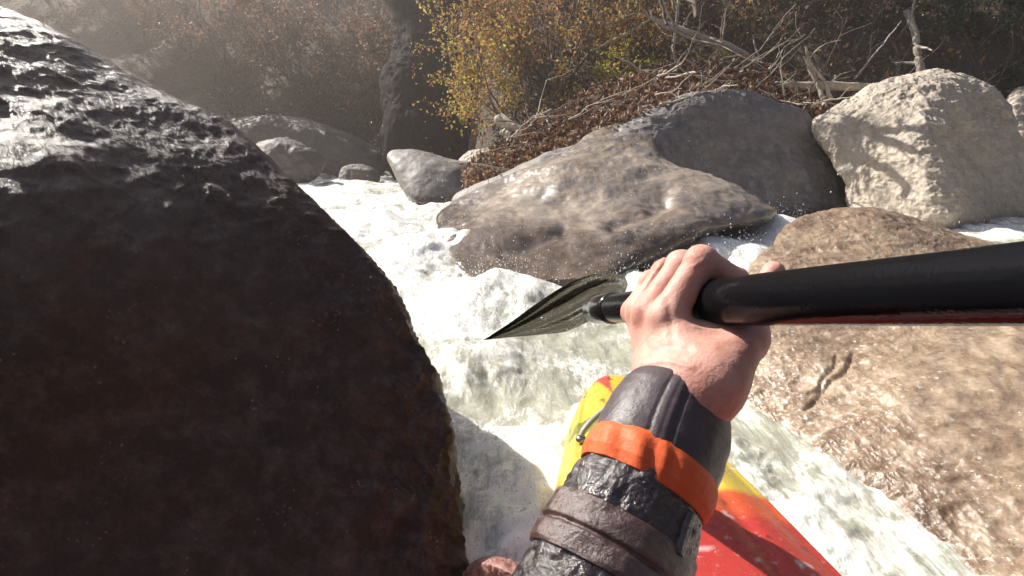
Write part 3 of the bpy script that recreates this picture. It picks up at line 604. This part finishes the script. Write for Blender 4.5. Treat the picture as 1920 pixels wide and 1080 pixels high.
# ------------------------------------------------------------------ kayak
def build_kayak():
    KX, BY = .285, 1.50
    nu, nv = 320, 200
    u = np.concatenate([np.linspace(0, 1, 200)**1.7*1.3, np.linspace(1.31, 2.7, nu-200)])
    hw = np.interp(u, [0, .01, .03, .06, .12, .25, .4, .65, 1., 1.4, 1.8, 2.3, 2.6, 2.7], [.0, .035, .058, .078, .108, .150, .182, .232, .288, .32, .31, .22, .1, 0])
    zc = np.interp(u, [0, .03, .08, .2, .5, .9, 1.4, 2.0, 2.7], [.13, .185, .205, .215, .24, .27, .29, .27, .22])
    zr = np.interp(u, [0, .05, .3, .8, 1.4, 2.7], [.13, .115, .10, .10, .12, .16])
    zb = np.interp(u, [0, .04, .15, .5, 1, 2, 2.5, 2.7], [.10, .02, -.05, -.1, -.12, -.11, 0, .16])
    k = np.ones(9)/9
    for a in (hw, zc, zr, zb): a[30:-10] = np.convolve(a, k, 'same')[30:-10]
    ph = np.linspace(0, 2*np.pi, nv, endpoint=False); cs, sn = np.cos(ph), np.sin(ph)
    U, PH = np.meshgrid(u, ph, indexing='ij')
    v = np.sign(cs)*np.abs(cs)**.8
    X = KX+hw[:, None]*v[None]+.0*U
    top = sn >= 0
    dz = np.where(top[None], (zc-zr)[:, None]*np.abs(sn)[None]**1.05, -(zr-zb)[:, None]*np.abs(sn)[None]**.6)
    Z = zr[:, None]+dz
    # raised side ridges of the deck and the moulded chine
    vv = np.abs(v)[None]*np.ones_like(U)
    Z += np.where(top[None], .010*np.exp(-((vv-.80)/.05)**2)*np.clip(U*6-.5, 0, 1), 0)
    Z -= np.where(top[None], .008*np.exp(-((vv-.35)/.07)**2)*np.clip(U*4-1.2, 0, 1), 0)
    Y = BY-U
    V = np.stack([X, Y, Z], -1).reshape(-1, 3)
    q = V.copy(); uu = U.ravel(); xs = (V[:, 0]-KX); av = vv.ravel(); tp = np.repeat(top[None], nu, 0).ravel()
    nz = fbm(q, 18, 3, .6, 5)
    yellow = np.array([.56, .37, .03]); lime = np.array([.44, .36, .035]); red = np.array([.36, .018, .012]); orange = np.array([.50, .06, .012]); dark = np.array([.035, .03, .02])
    col = np.tile(yellow, (len(V), 1))
    f = np.clip((uu-.12)/.25, 0, 1)[:, None]*.6; col = col*(1-f)+lime*f
    bd = .64-.03*np.clip(xs/.2, -1, 1)+.02*nz
    t = np.clip((uu-bd)/.02, 0, 1)[:, None]; col = col*(1-t)+orange*t
    t = np.clip((uu-bd-.07)/.03, 0, 1)[:, None]; col = col*(1-t)+red*t
    wgt = np.clip(1-(uu-.015)/.19, .12, 1); tri = (tp & (uu < .20) & (np.abs(xs+.040-.06*(uu-.02)) < .030*wgt) & (uu > .012)); col[tri] = red*1.05+np.array([.05, .03, .02])
    rs = (av > .86) & (xs > 0) & (uu > .22) & tp; col[rs] = red
    ls = (av > .93) & (xs < 0) & (uu > .5); col[ls] = red
    hull = ~tp; col[hull & (uu > .45)] = red*.9; 
    # dark oval badge round the grab handle, worn scuffs
    ov = tp & (((xs+.075+.9*(uu-.345))/.085)**2+((uu-.345-.2*(xs+.075))/.045)**2 < 1); col[ov] = np.array([.16, .17, .02])
    sc = (fbm(q*np.array([1, .35, 1]), 60, 3, .6, 15) > 1.05); col[sc] = col[sc]*.35
    sc = (fbm(q*np.array([.3, 1, 1]), 50, 3, .6, 19) > 1.2); col[sc] = col[sc]*.5+.3
    e = empty('kayak', (KX, BY-1.35, -.1), label='yellow and red plastic kayak pushing through the white water', cat='kayak')
    m = M('rotomoulded_plastic'); sp = m.ramp(m.noise(70, 8, .8), [(.58, 0), (.68, .55)]); m.l(m.mix(sp, m.mix(.04, m.attr(), (.5, .45, .4)), (.6, .58, .52)), m.b.inputs['Base Color']); n = m.noise(180, 4, .6); n2 = m.noise(25, 5)
    m.l(m.ramp(n2, [(.35, .22), (.7, .42)]), m.b.inputs['Roughness']); m.bump([(n2, .25, .006), (n, .25, .0015)])
    mk('hull', V, grid_faces(nu, nv, True), m.m, parent=e, col=col)
    # grab handle: a strap loop on two stand-offs
    ks = np.linspace(0, 1, 26); hx = KX-.135+.125*ks; hy = BY-.415+.11*ks; hz = .215+.030*np.sin(np.pi*ks)**.6+.012*ks
    Vh, Fh = tubes([(np.stack([hx, hy, hz], -1), np.full(26, .0065))], 10)
    mm = M('grab_loop'); mm.set(Base_Color=(.35, .33, .28, 1), Roughness=.3)
    mk('grab_handle', Vh, Fh, mm.m, parent=e)
    mb = M('steel_bolt'); mb.set(Base_Color=(.3, .3, .3, 1), Roughness=.3, Metallic=.8)
    for i in (0, 25):
        an = np.linspace(0, 2*np.pi, 16, endpoint=False)
        c = np.array([hx[i], hy[i], hz[i]-.004]); pr = [(.011, -.006), (.011, .001), (.008, .004), (.0005, .005)]
        Vb = np.array([[c[0]+r*math.cos(a), c[1]+r*math.sin(a), c[2]+z] for r, z in pr for a in an]); mk('bolt', Vb, grid_faces(4, 16, True), mb.m, parent=e)
build_kayak()

# ------------------------------------------------------------------ paddle
def axis(z): return np.stack([.2153-.161*z, .01286-.05667*z, z], -1)       # shaft centre line, camera-axes metres
def build_paddle():
    e = empty('paddle', cc(axis(np.array(.43))), label='black kayak paddle held out over the water, carbon blade at its far end', cat='paddle')
    m = M('black_carbon_shaft'); n = m.noise(260, 3, .6); n2 = m.noise(20, 5, .6)
    m.set(Base_Color=(.005, .005, .006, 1)); m.b.inputs['Specular IOR Level'].default_value = .06; m.l(m.ramp(n2, [(.35, .10), (.7, .2)]), m.b.inputs['Roughness'])
    vo = m.n('TexVoronoi'); vo.inputs['Scale'].default_value = 330; m.l(m.co(), vo.inputs[0])
    m.bump([(m.ramp(vo.outputs['Distance'], [(.2, 1), (.5, 0)]), .3, .00018), (n, .3, .0003)])
    z = np.concatenate([np.linspace(-.35, .1, 12), np.linspace(.12, .66, 60)]); rr = np.interp(z, [-.35, .2, .30, .42, .5, .6, .66], [.0152, .0152, .0162, .0172, .0168, .0162, .016])
    V, F = tubes([(cc(axis(z)), rr)], 64); mk('shaft', V, F, m.m, parent=e)
    # ferrule ring where blade joins
    z = np.array([.628, .630, .634, .66, .690, .694]); V, F = tubes([(cc(axis(z)), np.array([.0165, .0178, .0182, .0180, .0178, .015]))], 48)
    mf = M('black_ferrule'); mf.set(Base_Color=(.01, .01, .01, 1), Roughness=.15); mk('ferrule', V, F, mf.m, parent=e)
    # blade: grid between the upper and lower picture edges, each at its own depth
    up = np.array([(1168, 556, .66), (1178, 534, .70), (1172, 518, .74), (1145, 511, .79), (1110, 513, .84), (1075, 526, .90), (1040, 546, .96), (1000, 573, 1.03), (955, 606, 1.10), (912, 634, 1.16), (906, 637, 1.165)], float)
    lw = np.array([(1166, 600, .66), (1150, 601, .67), (1130, 597, .69), (1108, 601, .73), (1085, 612, .78), (1062, 622, .84), (1030, 626, .90), (1000, 629, .97), (960, 632, 1.05), (915, 637, 1.14), (906, 638, 1.165)], float)
    nu, nv = 120, 60
    t = np.linspace(0, 1, nu); tt = np.linspace(0, 1, len(up))
    def sm(a):
        q = np.stack([np.interp(t, tt, a[:, k]) for k in range(3)], -1)
        for _ in range(6): q[1:-1] = .25*q[:-2]+.5*q[1:-1]+.25*q[2:]
        return q
    U_, L_ = sm(up), sm(lw); s = np.linspace(0, 1, nv)[None, :, None]
    G = U_[:, None]*(1-s)+L_[:, None]*s
    S = s[..., 0]
    spine = .014*np.exp(-((S-.55)/.13)**2)*np.clip(1-t[:, None]*1.05, 0, 1)*np.clip(t[:, None]*12, .0, 1)
    cup = .042*np.sin(np.pi*S)*np.sin(np.pi*np.clip(t, 0, 1))[:, None]**.7
    G[..., 2] += cup-spine*1.0-.012*np.exp(-((S-.62)/.10)**2)*np.clip(1-t[:, None]*2.4, 0, 1)
    fade = np.sin(np.pi*S)*np.sin(np.pi*t)[:, None]; G[..., 2] += fade*(.008*np.sin((S*2.2-t[:, None]*1.3)*6.3)+.006*np.sin((S*4-t[:, None]*2)*6.3))
    front = P(G[..., 0], G[..., 1], G[..., 2]); G2 = G.copy(); edge = (np.sin(np.pi*S)**.4)*np.clip(np.sin(np.pi*np.clip(t, .02, .995))[:, None]*6, 0, 1)
    G2[..., 2] += .0015+.004*edge; bk = P(G2[..., 0], G2[..., 1], G2[..., 2])
    V = np.concatenate([front.reshape(-1, 3), bk.reshape(-1, 3)]); F = grid_faces(nu, nv); F2 = grid_faces(nu, nv, off=nu*nv)[:, ::-1]
    N = nu*nv; rim = []
    idx = [i*nv for i in range(nu)]+[(nu-1)*nv+j for j in range(1, nv)]+[i*nv+nv-1 for i in range(nu-2, -1, -1)]+[j for j in range(nv-2, 0, -1)]
    for a, b in zip(idx, idx[1:]+idx[:1]): rim.append((a, b, b+N, a+N))
    F = np.concatenate([F, F2, np.array(rim)])
    mc = M('carbon_weave')
    al = P(1150, 575, .70)-P(960, 620, 1.08); al /= np.linalg.norm(al); ac = P(1060, 535, .93)-P(1060, 620, .85); ac -= al*(ac@al); ac /= np.linalg.norm(ac)
    wv = []
    for sg in (1, -1):
        dv = (al+sg*ac)/2**.5*1000; dn = mc.n('VectorMath', operation='DOT_PRODUCT'); mc.l(mc.co(), dn.inputs[0]); dn.inputs[1].default_value = tuple(dv); wv.append(mc.math('SINE', dn.outputs['Value']))
    wv = mc.math('ADD', mc.math('MULTIPLY', mc.math('MULTIPLY', wv[0], wv[1]), .5), .5)
    mc.l(mc.mix(mc.ramp(wv, [(.25, 0), (.6, 1)]), (.010, .0095, .007), (.065, .06, .042)), mc.b.inputs['Base Color'])
    mc.set(Roughness=.2); mc.b.inputs['Coat Weight'].default_value = .35; mc.b.inputs['Coat Roughness'].default_value = .06
    mc.bump([(wv, .25, .0008), (mc.noise(16, 3, .5, dist=1.5), .6, .012)])
    mk('blade', V, F, mc.m, parent=e)
build_paddle()

# ------------------------------------------------------------------ person: hand and arm
def surface_nets(f, lo, hi, h):
    n = np.ceil((np.array(hi)-lo)/h).astype(int)+1
    ax = [lo[k]+h*np.arange(n[k]) for k in range(3)]
    D = np.empty(n, np.float32)
    for i in range(0, n[0], 12):
        G = np.stack(np.meshgrid(ax[0][i:i+12], ax[1], ax[2], indexing='ij'), -1); D[i:i+12] = f(G.reshape(-1, 3)).reshape(G.shape[:3])
    S = D < 0; c = tuple(n-1)
    acc = np.zeros(c+(3,), np.float32); cnt = np.zeros(c, np.float32)
    for a in range(3):
        o = [k for k in range(3) if k != a]
        sa = [slice(None)]*3; sb = [slice(None)]*3; sa[a] = slice(0, -1); sb[a] = slice(1, None)
        da, db = D[tuple(sa)], D[tuple(sb)]; cr = S[tuple(sa)] != S[tuple(sb)]
        t = np.where(cr, da/np.where(cr, da-db, 1), 0)
        for p in (0, 1):
            for q in (0, 1):
                s = [slice(None)]*3; s[o[0]] = slice(p, p-1 if p == 0 else None); s[o[1]] = slice(q, q-1 if q == 0 else None)
                cs, ts = cr[tuple(s)], t[tuple(s)]
                cnt += cs; acc[..., a] += np.where(cs, ts, 0); acc[..., o[0]] += cs*p; acc[..., o[1]] += cs*q
    act = cnt > 0; idx = np.full(c, -1, int); idx[act] = np.arange(act.sum())
    cell = np.argwhere(act); V = (cell+acc[act]/cnt[act][:, None])*h+np.array(lo)
    F = []
    for a in range(3):
        b, d = (a+1) % 3, (a+2) % 3
        sa = [slice(None)]*3; sb = [slice(None)]*3; sa[a] = slice(0, -1); sb[a] = slice(1, None)
        cr = S[tuple(sa)] != S[tuple(sb)]; ins = S[tuple(sa)]
        I = np.argwhere(cr); I = I[(I[:, b] > 0) & (I[:, d] > 0) & (I[:, b] < c[b]) & (I[:, d] < c[d])]
        def g(db, dd): J = I.copy(); J[:, b] += db; J[:, d] += dd; return idx[J[:, 0], J[:, 1], J[:, 2]]
        q = np.stack([g(-1, -1), g(0, -1), g(0, 0), g(-1, 0)], -1); fl = ins[I[:, 0], I[:, 1], I[:, 2]]
        q = np.where(fl[:, None], q, q[:, ::-1]); F.append(q)
    return V, np.concatenate(F)
def cap(p, a, b, ra, rb):
    a = np.asarray(a); b = np.asarray(b); ab = b-a; t = np.clip(((p-a)@ab)/(ab@ab), 0, 1)
    return np.linalg.norm(p-a-t[:, None]*ab, axis=1)-(ra+(rb-ra)*t)
def smin(a, b, k):
    h = np.clip(.5+.5*(b-a)/k, 0, 1); return b*(1-h)+a*h-k*h*(1-h)
def pc_(px, py, z): return np.array([(px-960)/FPX*z, -(py-540)/FPX*z, z])
A_ = np.array([-.161, -.0567, 1.]); A_ /= np.linalg.norm(A_)
E1 = np.array([1., 0, 0])-A_[0]*A_; E1 /= np.linalg.norm(E1); E2 = np.cross(A_, E1); E2 = E2*np.sign(E2[1])
def ring(z, ang, r, dz=0): return axis(np.array(z))+r*(math.cos(R(ang))*E1+math.sin(R(ang))*E2)+dz*A_
#            z     mcp(ang,r,dz)        pip              dip              tip            radii
FING = [(.418, (196, .0375, -.004), (108, .0315, -.006), (38, .0275, 0), (-30, .0255, .002), (.0122, .0112, .0095, .008)),
        (.440, (190, .0390, 0), (112, .0325, -.002), (42, .0280, 0), (-26, .0255, 0), (.0118, .0107, .0092, .008)),
        (.461, (188, .0370, 0), (120, .0305, 0), (52, .0270, 0), (-12, .0255, 0), (.0110, .0100, .0086, .0075)),
        (.481, (190, .0345, 0), (135, .0285, 0), (72, .0255, 0), (14, .0245, 0), (.0094, .0084, .0076, .0068))]
W_R = pc_(1330, 728, .372); W_U = pc_(1238, 705, .412); W_C = (W_R+W_U)/2          # wrist: thumb side, little finger side
ARM = [pc_(1284, 716, .392), pc_(1262, 770, .380), pc_(1232, 850, .366), pc_(1195, 930, .352), pc_(1150, 1040, .335), pc_(1095, 1180, .315), pc_(1010, 1420, .285)]
def hand_sdf(p):
    d = np.full(len(p), 1.)
    mc = []
    for z, m_, pi_, di, ti, rd in FING:
        a, b, c, e = ring(z, *m_), ring(z, *pi_), ring(z, *di), ring(z, *ti); mc.append(a)
        f = cap(p, a, b, rd[0], rd[1]); f = smin(f, cap(p, b, c, rd[1], rd[2]), .003); f = smin(f, cap(p, c, e, rd[2], rd[3]), .003)
        f = smin(f, np.linalg.norm(p-b, axis=1)-rd[1]*1.06, .003)       # knuckle
        d = smin(d, f, .0009)
    # metacarpals and palm
    pal = np.full(len(p), 1.)
    for k, a in enumerate(mc):
        w_ = W_R*(1-k/3)+W_U*(k/3); w_ = w_*.86+W_C*.14
        pal = smin(pal, cap(p, a+np.array([.002, -.002, 0]), w_, .0118-.0008*k, .0175), .012)
        pal = smin(pal, np.linalg.norm(p-a-np.array([.0, .0, 0]), axis=1)-(.0126-.0008*k), .006)
    # heel of the hand / thenar, thumb
    th0, th1 = pc_(1345, 705, .372), pc_(1398, 636, .398)
    pal = smin(pal, cap(p, th0, th1, .0195, .0150), .014)
    pal = smin(pal, cap(p, W_C, pc_(1345, 640, .41), .018, .014), .016)
    pal = smin(pal, cap(p, pc_(1290, 640, .405), pc_(1385, 640, .405), .013, .012), .012)
    th = smin(cap(p, th1, pc_(1424, 572, .425), .0135, .0112), cap(p, pc_(1424, 572, .425), pc_(1450, 511, .424), .0112, .0088), .004)
    pal = smin(pal, th, .008)
    d = smin(d, pal, .007)
    # forearm
    fa = np.full(len(p), 1.)
    for a, b, ra, rb in zip(ARM[:-1], ARM[1:], (.0225, .025, .028, .031, .034, .037), (.025, .028, .031, .034, .037, .040)):
        fa = smin(fa, cap(p, a, b, ra, rb), .01)
    fa = smin(fa, cap(p, W_R*.8+W_C*.2, W_U*.8+W_C*.2, .0195, .0195), .02)
    d = smin(d, fa, .018)
    # small folds at the wrist and between finger roots
    return d
def build_person():
    pts = np.array(ARM[:5]+[ring(z, a, .05) for z in (.40, .50) for a in (0, 90, 180, 270)]+[pc_(1470, 490, .43)]); lo = pts.min(0)-.035; hi = pts.max(0)+.035
    V, F = surface_nets(hand_sdf, lo, hi, .00135)
    # skin detail: tendons, veins, wrinkles
    W = cc(V)
    m = M('skin'); n = m.noise(28, 5, .6); n2 = m.noise(420, 4, .7); n3 = m.noise(95, 4, .6)
    c = m.mix(m.ramp(n, [(.38, 0), (.62, 1)]), (.46, .225, .175), (.56, .32, .26)); c = m.mix(m.ramp(n3, [(.55, 0), (.75, .35)]), c, (.52, .17, .13))
    m.l(c, m.b.inputs['Base Color']); m.set(Roughness=.55); m.b.inputs['Specular IOR Level'].default_value = .3; m.b.inputs['Subsurface Weight'].default_value = .25; m.b.inputs['Subsurface Radius'].default_value = (.008, .003, .0015); m.b.inputs['Subsurface Scale'].default_value = 1
    vo = m.n('TexVoronoi'); vo.inputs['Scale'].default_value = 480; m.l(m.co(), vo.inputs[0])
    m.bump([(n3, .2, .0018), (vo.outputs['Distance'], .3, .0006), (n2, .35, .0006)])
    base = cc(ARM[4]); o = mk('person', W, F, m.m, origin=base)
    tag(o, 'left arm of the kayaker in a dark dry top, hand closed on the paddle shaft', 'person')
    sm = o.modifiers.new('smooth', 'SMOOTH'); sm.factor = .5; sm.iterations = 5
    def fn(Wd):
        px, py, _ = pix(Wd)
        d = 0*px
        for pl, wd, dp in (([(1215, 660), (1250, 652), (1290, 655)], 9, -.0016), ([(1205, 683), (1250, 676), (1300, 690)], 4, .0012), ([(1252, 560), (1262, 640)], 8, -.0010), ([(1200, 560), (1212, 650)], 6, -.0010), ([(1300, 612), (1340, 622)], 3, .0008), ([(1205, 470), (1225, 520)], 3, .0009), ([(1256, 470), (1196, 560)], 3.5, .0011), ([(1318, 488), (1300, 500)], 2.5, .0007), ([(1330, 498), (1312, 512)], 2.5, .0006)):
            d = d-dp*np.exp(-(polydist(px, py, pl)/wd)**2)
        return d+.0003*fbm(Wd, 130, 3, .6, 3)
    displace(o, fn)
    # sleeve pieces: sections along the arm
    ctr = np.array(ARM); seg = np.linalg.norm(np.diff(ctr, axis=0), axis=1); s_ = np.concatenate([[0], np.cumsum(seg)])
    def arm_at(s):
        c = np.stack([np.interp(s, s_, ctr[:, k]) for k in range(3)], -1); return c
    sd = np.linspace(-.02, s_[-1], 400); cd_ = arm_at(np.clip(sd, 0, None)); cd_[sd < 0] += (sd[sd < 0])[:, None]*(ctr[1]-ctr[0])/seg[0]
    for _ in range(200): cd_[1:-1] = .25*cd_[:-2]+.5*cd_[1:-1]+.25*cd_[2:]
    def loft(name, prof, mat, fnr=None, nu=140, nv=220, squash=.84, part_label=None):
        """prof: (s, radius) pairs; a doubled-back profile makes a cuff with thickness"""
        pr = np.array(prof, float); k = np.linspace(0, 1, nu); kk = np.concatenate([[0], np.cumsum(np.linalg.norm(np.diff(pr, axis=0), axis=1))]); kk /= kk[-1]
        s = np.interp(k, kk, pr[:, 0]); r = np.interp(k, kk, pr[:, 1])
        c = np.stack([np.interp(s, sd, cd_[:, j]) for j in range(3)], -1)
        tg = np.stack([np.interp(s+.004, sd, cd_[:, j])-np.interp(s-.004, sd, cd_[:, j]) for j in range(3)], -1); tg /= np.linalg.norm(tg, axis=1)[:, None]
        a = np.cross(tg, np.array([0, 0, 1.])); a /= np.linalg.norm(a, axis=1)[:, None]; a *= np.sign(a[:, 0:1]); b = np.cross(tg, a)
        b *= -np.sign(b[:, 2:3])                                      # towards the camera
        th = np.linspace(0, 2*np.pi, nv, endpoint=False)
        S, T = np.meshgrid(s, th, indexing='ij'); rr = r[:, None]*np.ones_like(T)
        if fnr: rr = rr+fnr(S, T, k[:, None])
        V = c[:, None]+rr[..., None]*(np.cos(T)[..., None]*a[:, None]+squash*np.sin(T)[..., None]*b[:, None])
        ob = mk(name, cc(V).reshape(-1, 3), grid_faces(nu, nv, True), mat, parent=o)
        if part_label: ob['label'] = part_label
        return ob
    def cyl(S, T, f): return np.stack([np.cos(T)*f, np.sin(T)*f, S*f*28], -1).reshape(-1, 3)
    def neo(name, c1, c2, rough, b, sc=300):
        m = M(name); n = m.noise(sc, 5, .7); n2 = m.noise(22, 5, .6); m.l(m.mix(m.ramp(n2, [(.35, 0), (.65, 1)]), c1, c2), m.b.inputs['Base Color'])
        m.l(m.ramp(n2, [(.3, rough*.7), (.7, rough*1.3)]), m.b.inputs['Roughness']); m.b.inputs['Specular IOR Level'].default_value = .8 if rough < .3 else .35; m.bump([(n2, .4, .004), (n, b, .0012 if sc > 150 else .003)]); return m.m
    gask = neo('tight_gasket', (.02, .017, .017), (.035, .03, .03), .35, .8, 500)
    cuffm = neo('smooth_neoprene', (.060, .045, .050), (.09, .070, .076), .42, .5, 260)
    orm = neo('orange_coated_fabric', (.70, .12, .03), (.62, .095, .03), .7, .4, 200)
    slm = neo('wet_black_fabric', (.018, .012, .013), (.042, .027, .027), .12, 1.0, 110)
    stm = neo('brown_black_strap', (.06, .030, .026), (.09, .050, .042), .28, .8, 420)
    loft('wrist_gasket', [(.0000, .0255), (.0000, .0275), (.004, .0285), (.016, .0300), (.022, .0300)], gask, lambda S, T, k: .0006*fbm(cyl(S, T, 3), 2, 3, .6, 3).reshape(S.shape), nu=50)
    seam = lambda T, c, w_: np.exp(-(((T-c+np.pi) % (2*np.pi)-np.pi)/w_)**2)
    loft('cuff', [(.010, .0270), (.009, .0300), (.012, .0350), (.020, .0385), (.034, .0415), (.050, .0428), (.062, .0425), (.066, .041)], cuffm,
         lambda S, T, k: .0012*seam(T, R(112), .10)-.0008*seam(T, R(112), .03)-.0012*seam(T, R(102), .02)-.0012*seam(T, R(122), .02)+.0011*fbm(cyl(S, T, 1), 1.2, 3, .5, 5).reshape(S.shape))
    loft('orange_band', [(.057, .041), (.061, .0432), (.064, .0446), (.070, .0456), (.077, .0450), (.0835, .0425), (.084, .037)], orm,
         lambda S, T, k: np.sin(np.pi*np.clip(k, 0, 1))*(.0007*fbm(np.stack([np.cos(T)*2.4, np.sin(T)*2.4, S*10], -1).reshape(-1, 3), 1.5, 3, .5, 8).reshape(S.shape)+.0018*np.exp(-((T-R(128))/.5)**2)*np.sin(T*17+S*110+2*np.sin(T*4))), nu=70, nv=360)
    def wr(S, T, k):
        return .0022*fbm(cyl(S, T, 1), 1.3, 3, .5, 31).reshape(S.shape)+.0008*fbm(cyl(S, T, 1), 6, 3, .6, 33, ridge=True).reshape(S.shape)
    loft('sleeve', [(.060, .034), (.066, .0385), (.078, .0405), (.10, .0415), (.112, .0425), (.116, .0435), (.14, .046), (.17, .049), (.22, .052), (.30, .054)], slm, wr, nu=220, nv=260)
    # strap with tab across the sleeve
    def tab(S, T, k): return .0022*fbm(cyl(S, T, 1), 1.3, 3, .5, 31).reshape(S.shape)-.0022*np.exp(-((S-.1265)/.0016)**2)*np.clip(np.cos(T-R(140))*2, 0, 1)+.0005*fbm(cyl(S, T, 1), 5, 2, .6, 37).reshape(S.shape)
    loft('sleeve_strap', [(.107, .041), (.108, .0445), (.1105, .0458), (.125, .0480), (.139, .0492), (.1415, .0485), (.142, .0455)], stm, tab, nu=90)
    # small stitched pull tab standing off the sleeve
    loft('pull_tab', [(.086, .043), (.087, .0455), (.112, .0470), (.113, .044)], slm, lambda S, T, k: -.008*(1-np.clip(seam(T, R(62), .07)*1.6, 0, 1)), nu=40, nv=400)
    # upper arm back to the shoulder, in the same dark sleeve
    el = ctr[-1]; sh = np.array([-.16, -.24, -.12]); kx = np.linspace(0, 1, 30)[:, None]; q = el*(1-kx)+sh*kx; q = np.concatenate([[ctr[-2]], q])
    V, F = tubes([(cc(q), np.concatenate([[.05], np.linspace(.056, .066, 30)]))], 40); mk('upper_sleeve', V, F, slm, parent=o)
build_person()

# ------------------------------------------------------------------ haze volume added to imitate lens glare, a thin mist hanging in the gorge
hv = np.array([(x, y, z) for x in (-90, 90) for y in (-65, 95) for z in (-3, 15)], float)
hf = np.array([(0, 1, 3, 2), (4, 6, 7, 5), (0, 4, 5, 1), (2, 3, 7, 6), (0, 2, 6, 4), (1, 5, 7, 3)])
m = bpy.data.materials.new('veil'); m.use_nodes = True; t = m.node_tree; t.nodes.remove(t.nodes['Principled BSDF'])
pv = t.nodes.new('ShaderNodeVolumePrincipled'); pv.inputs['Color'].default_value = (.97, .87, .80, 1); pv.inputs['Density'].default_value = .0095; pv.inputs['Anisotropy'].default_value = .7
t.links.new(pv.outputs[0], [x for x in t.nodes if x.type == 'OUTPUT_MATERIAL'][0].inputs['Volume'])
o = mk('haze', hv, hf, m, origin=(0, 0, -3), smooth=False); tag(o, 'thin added volume imitating lens glare, a mist hanging over the river gorge', 'veil', kind='stuff')
bpy.context.view_layer.update()
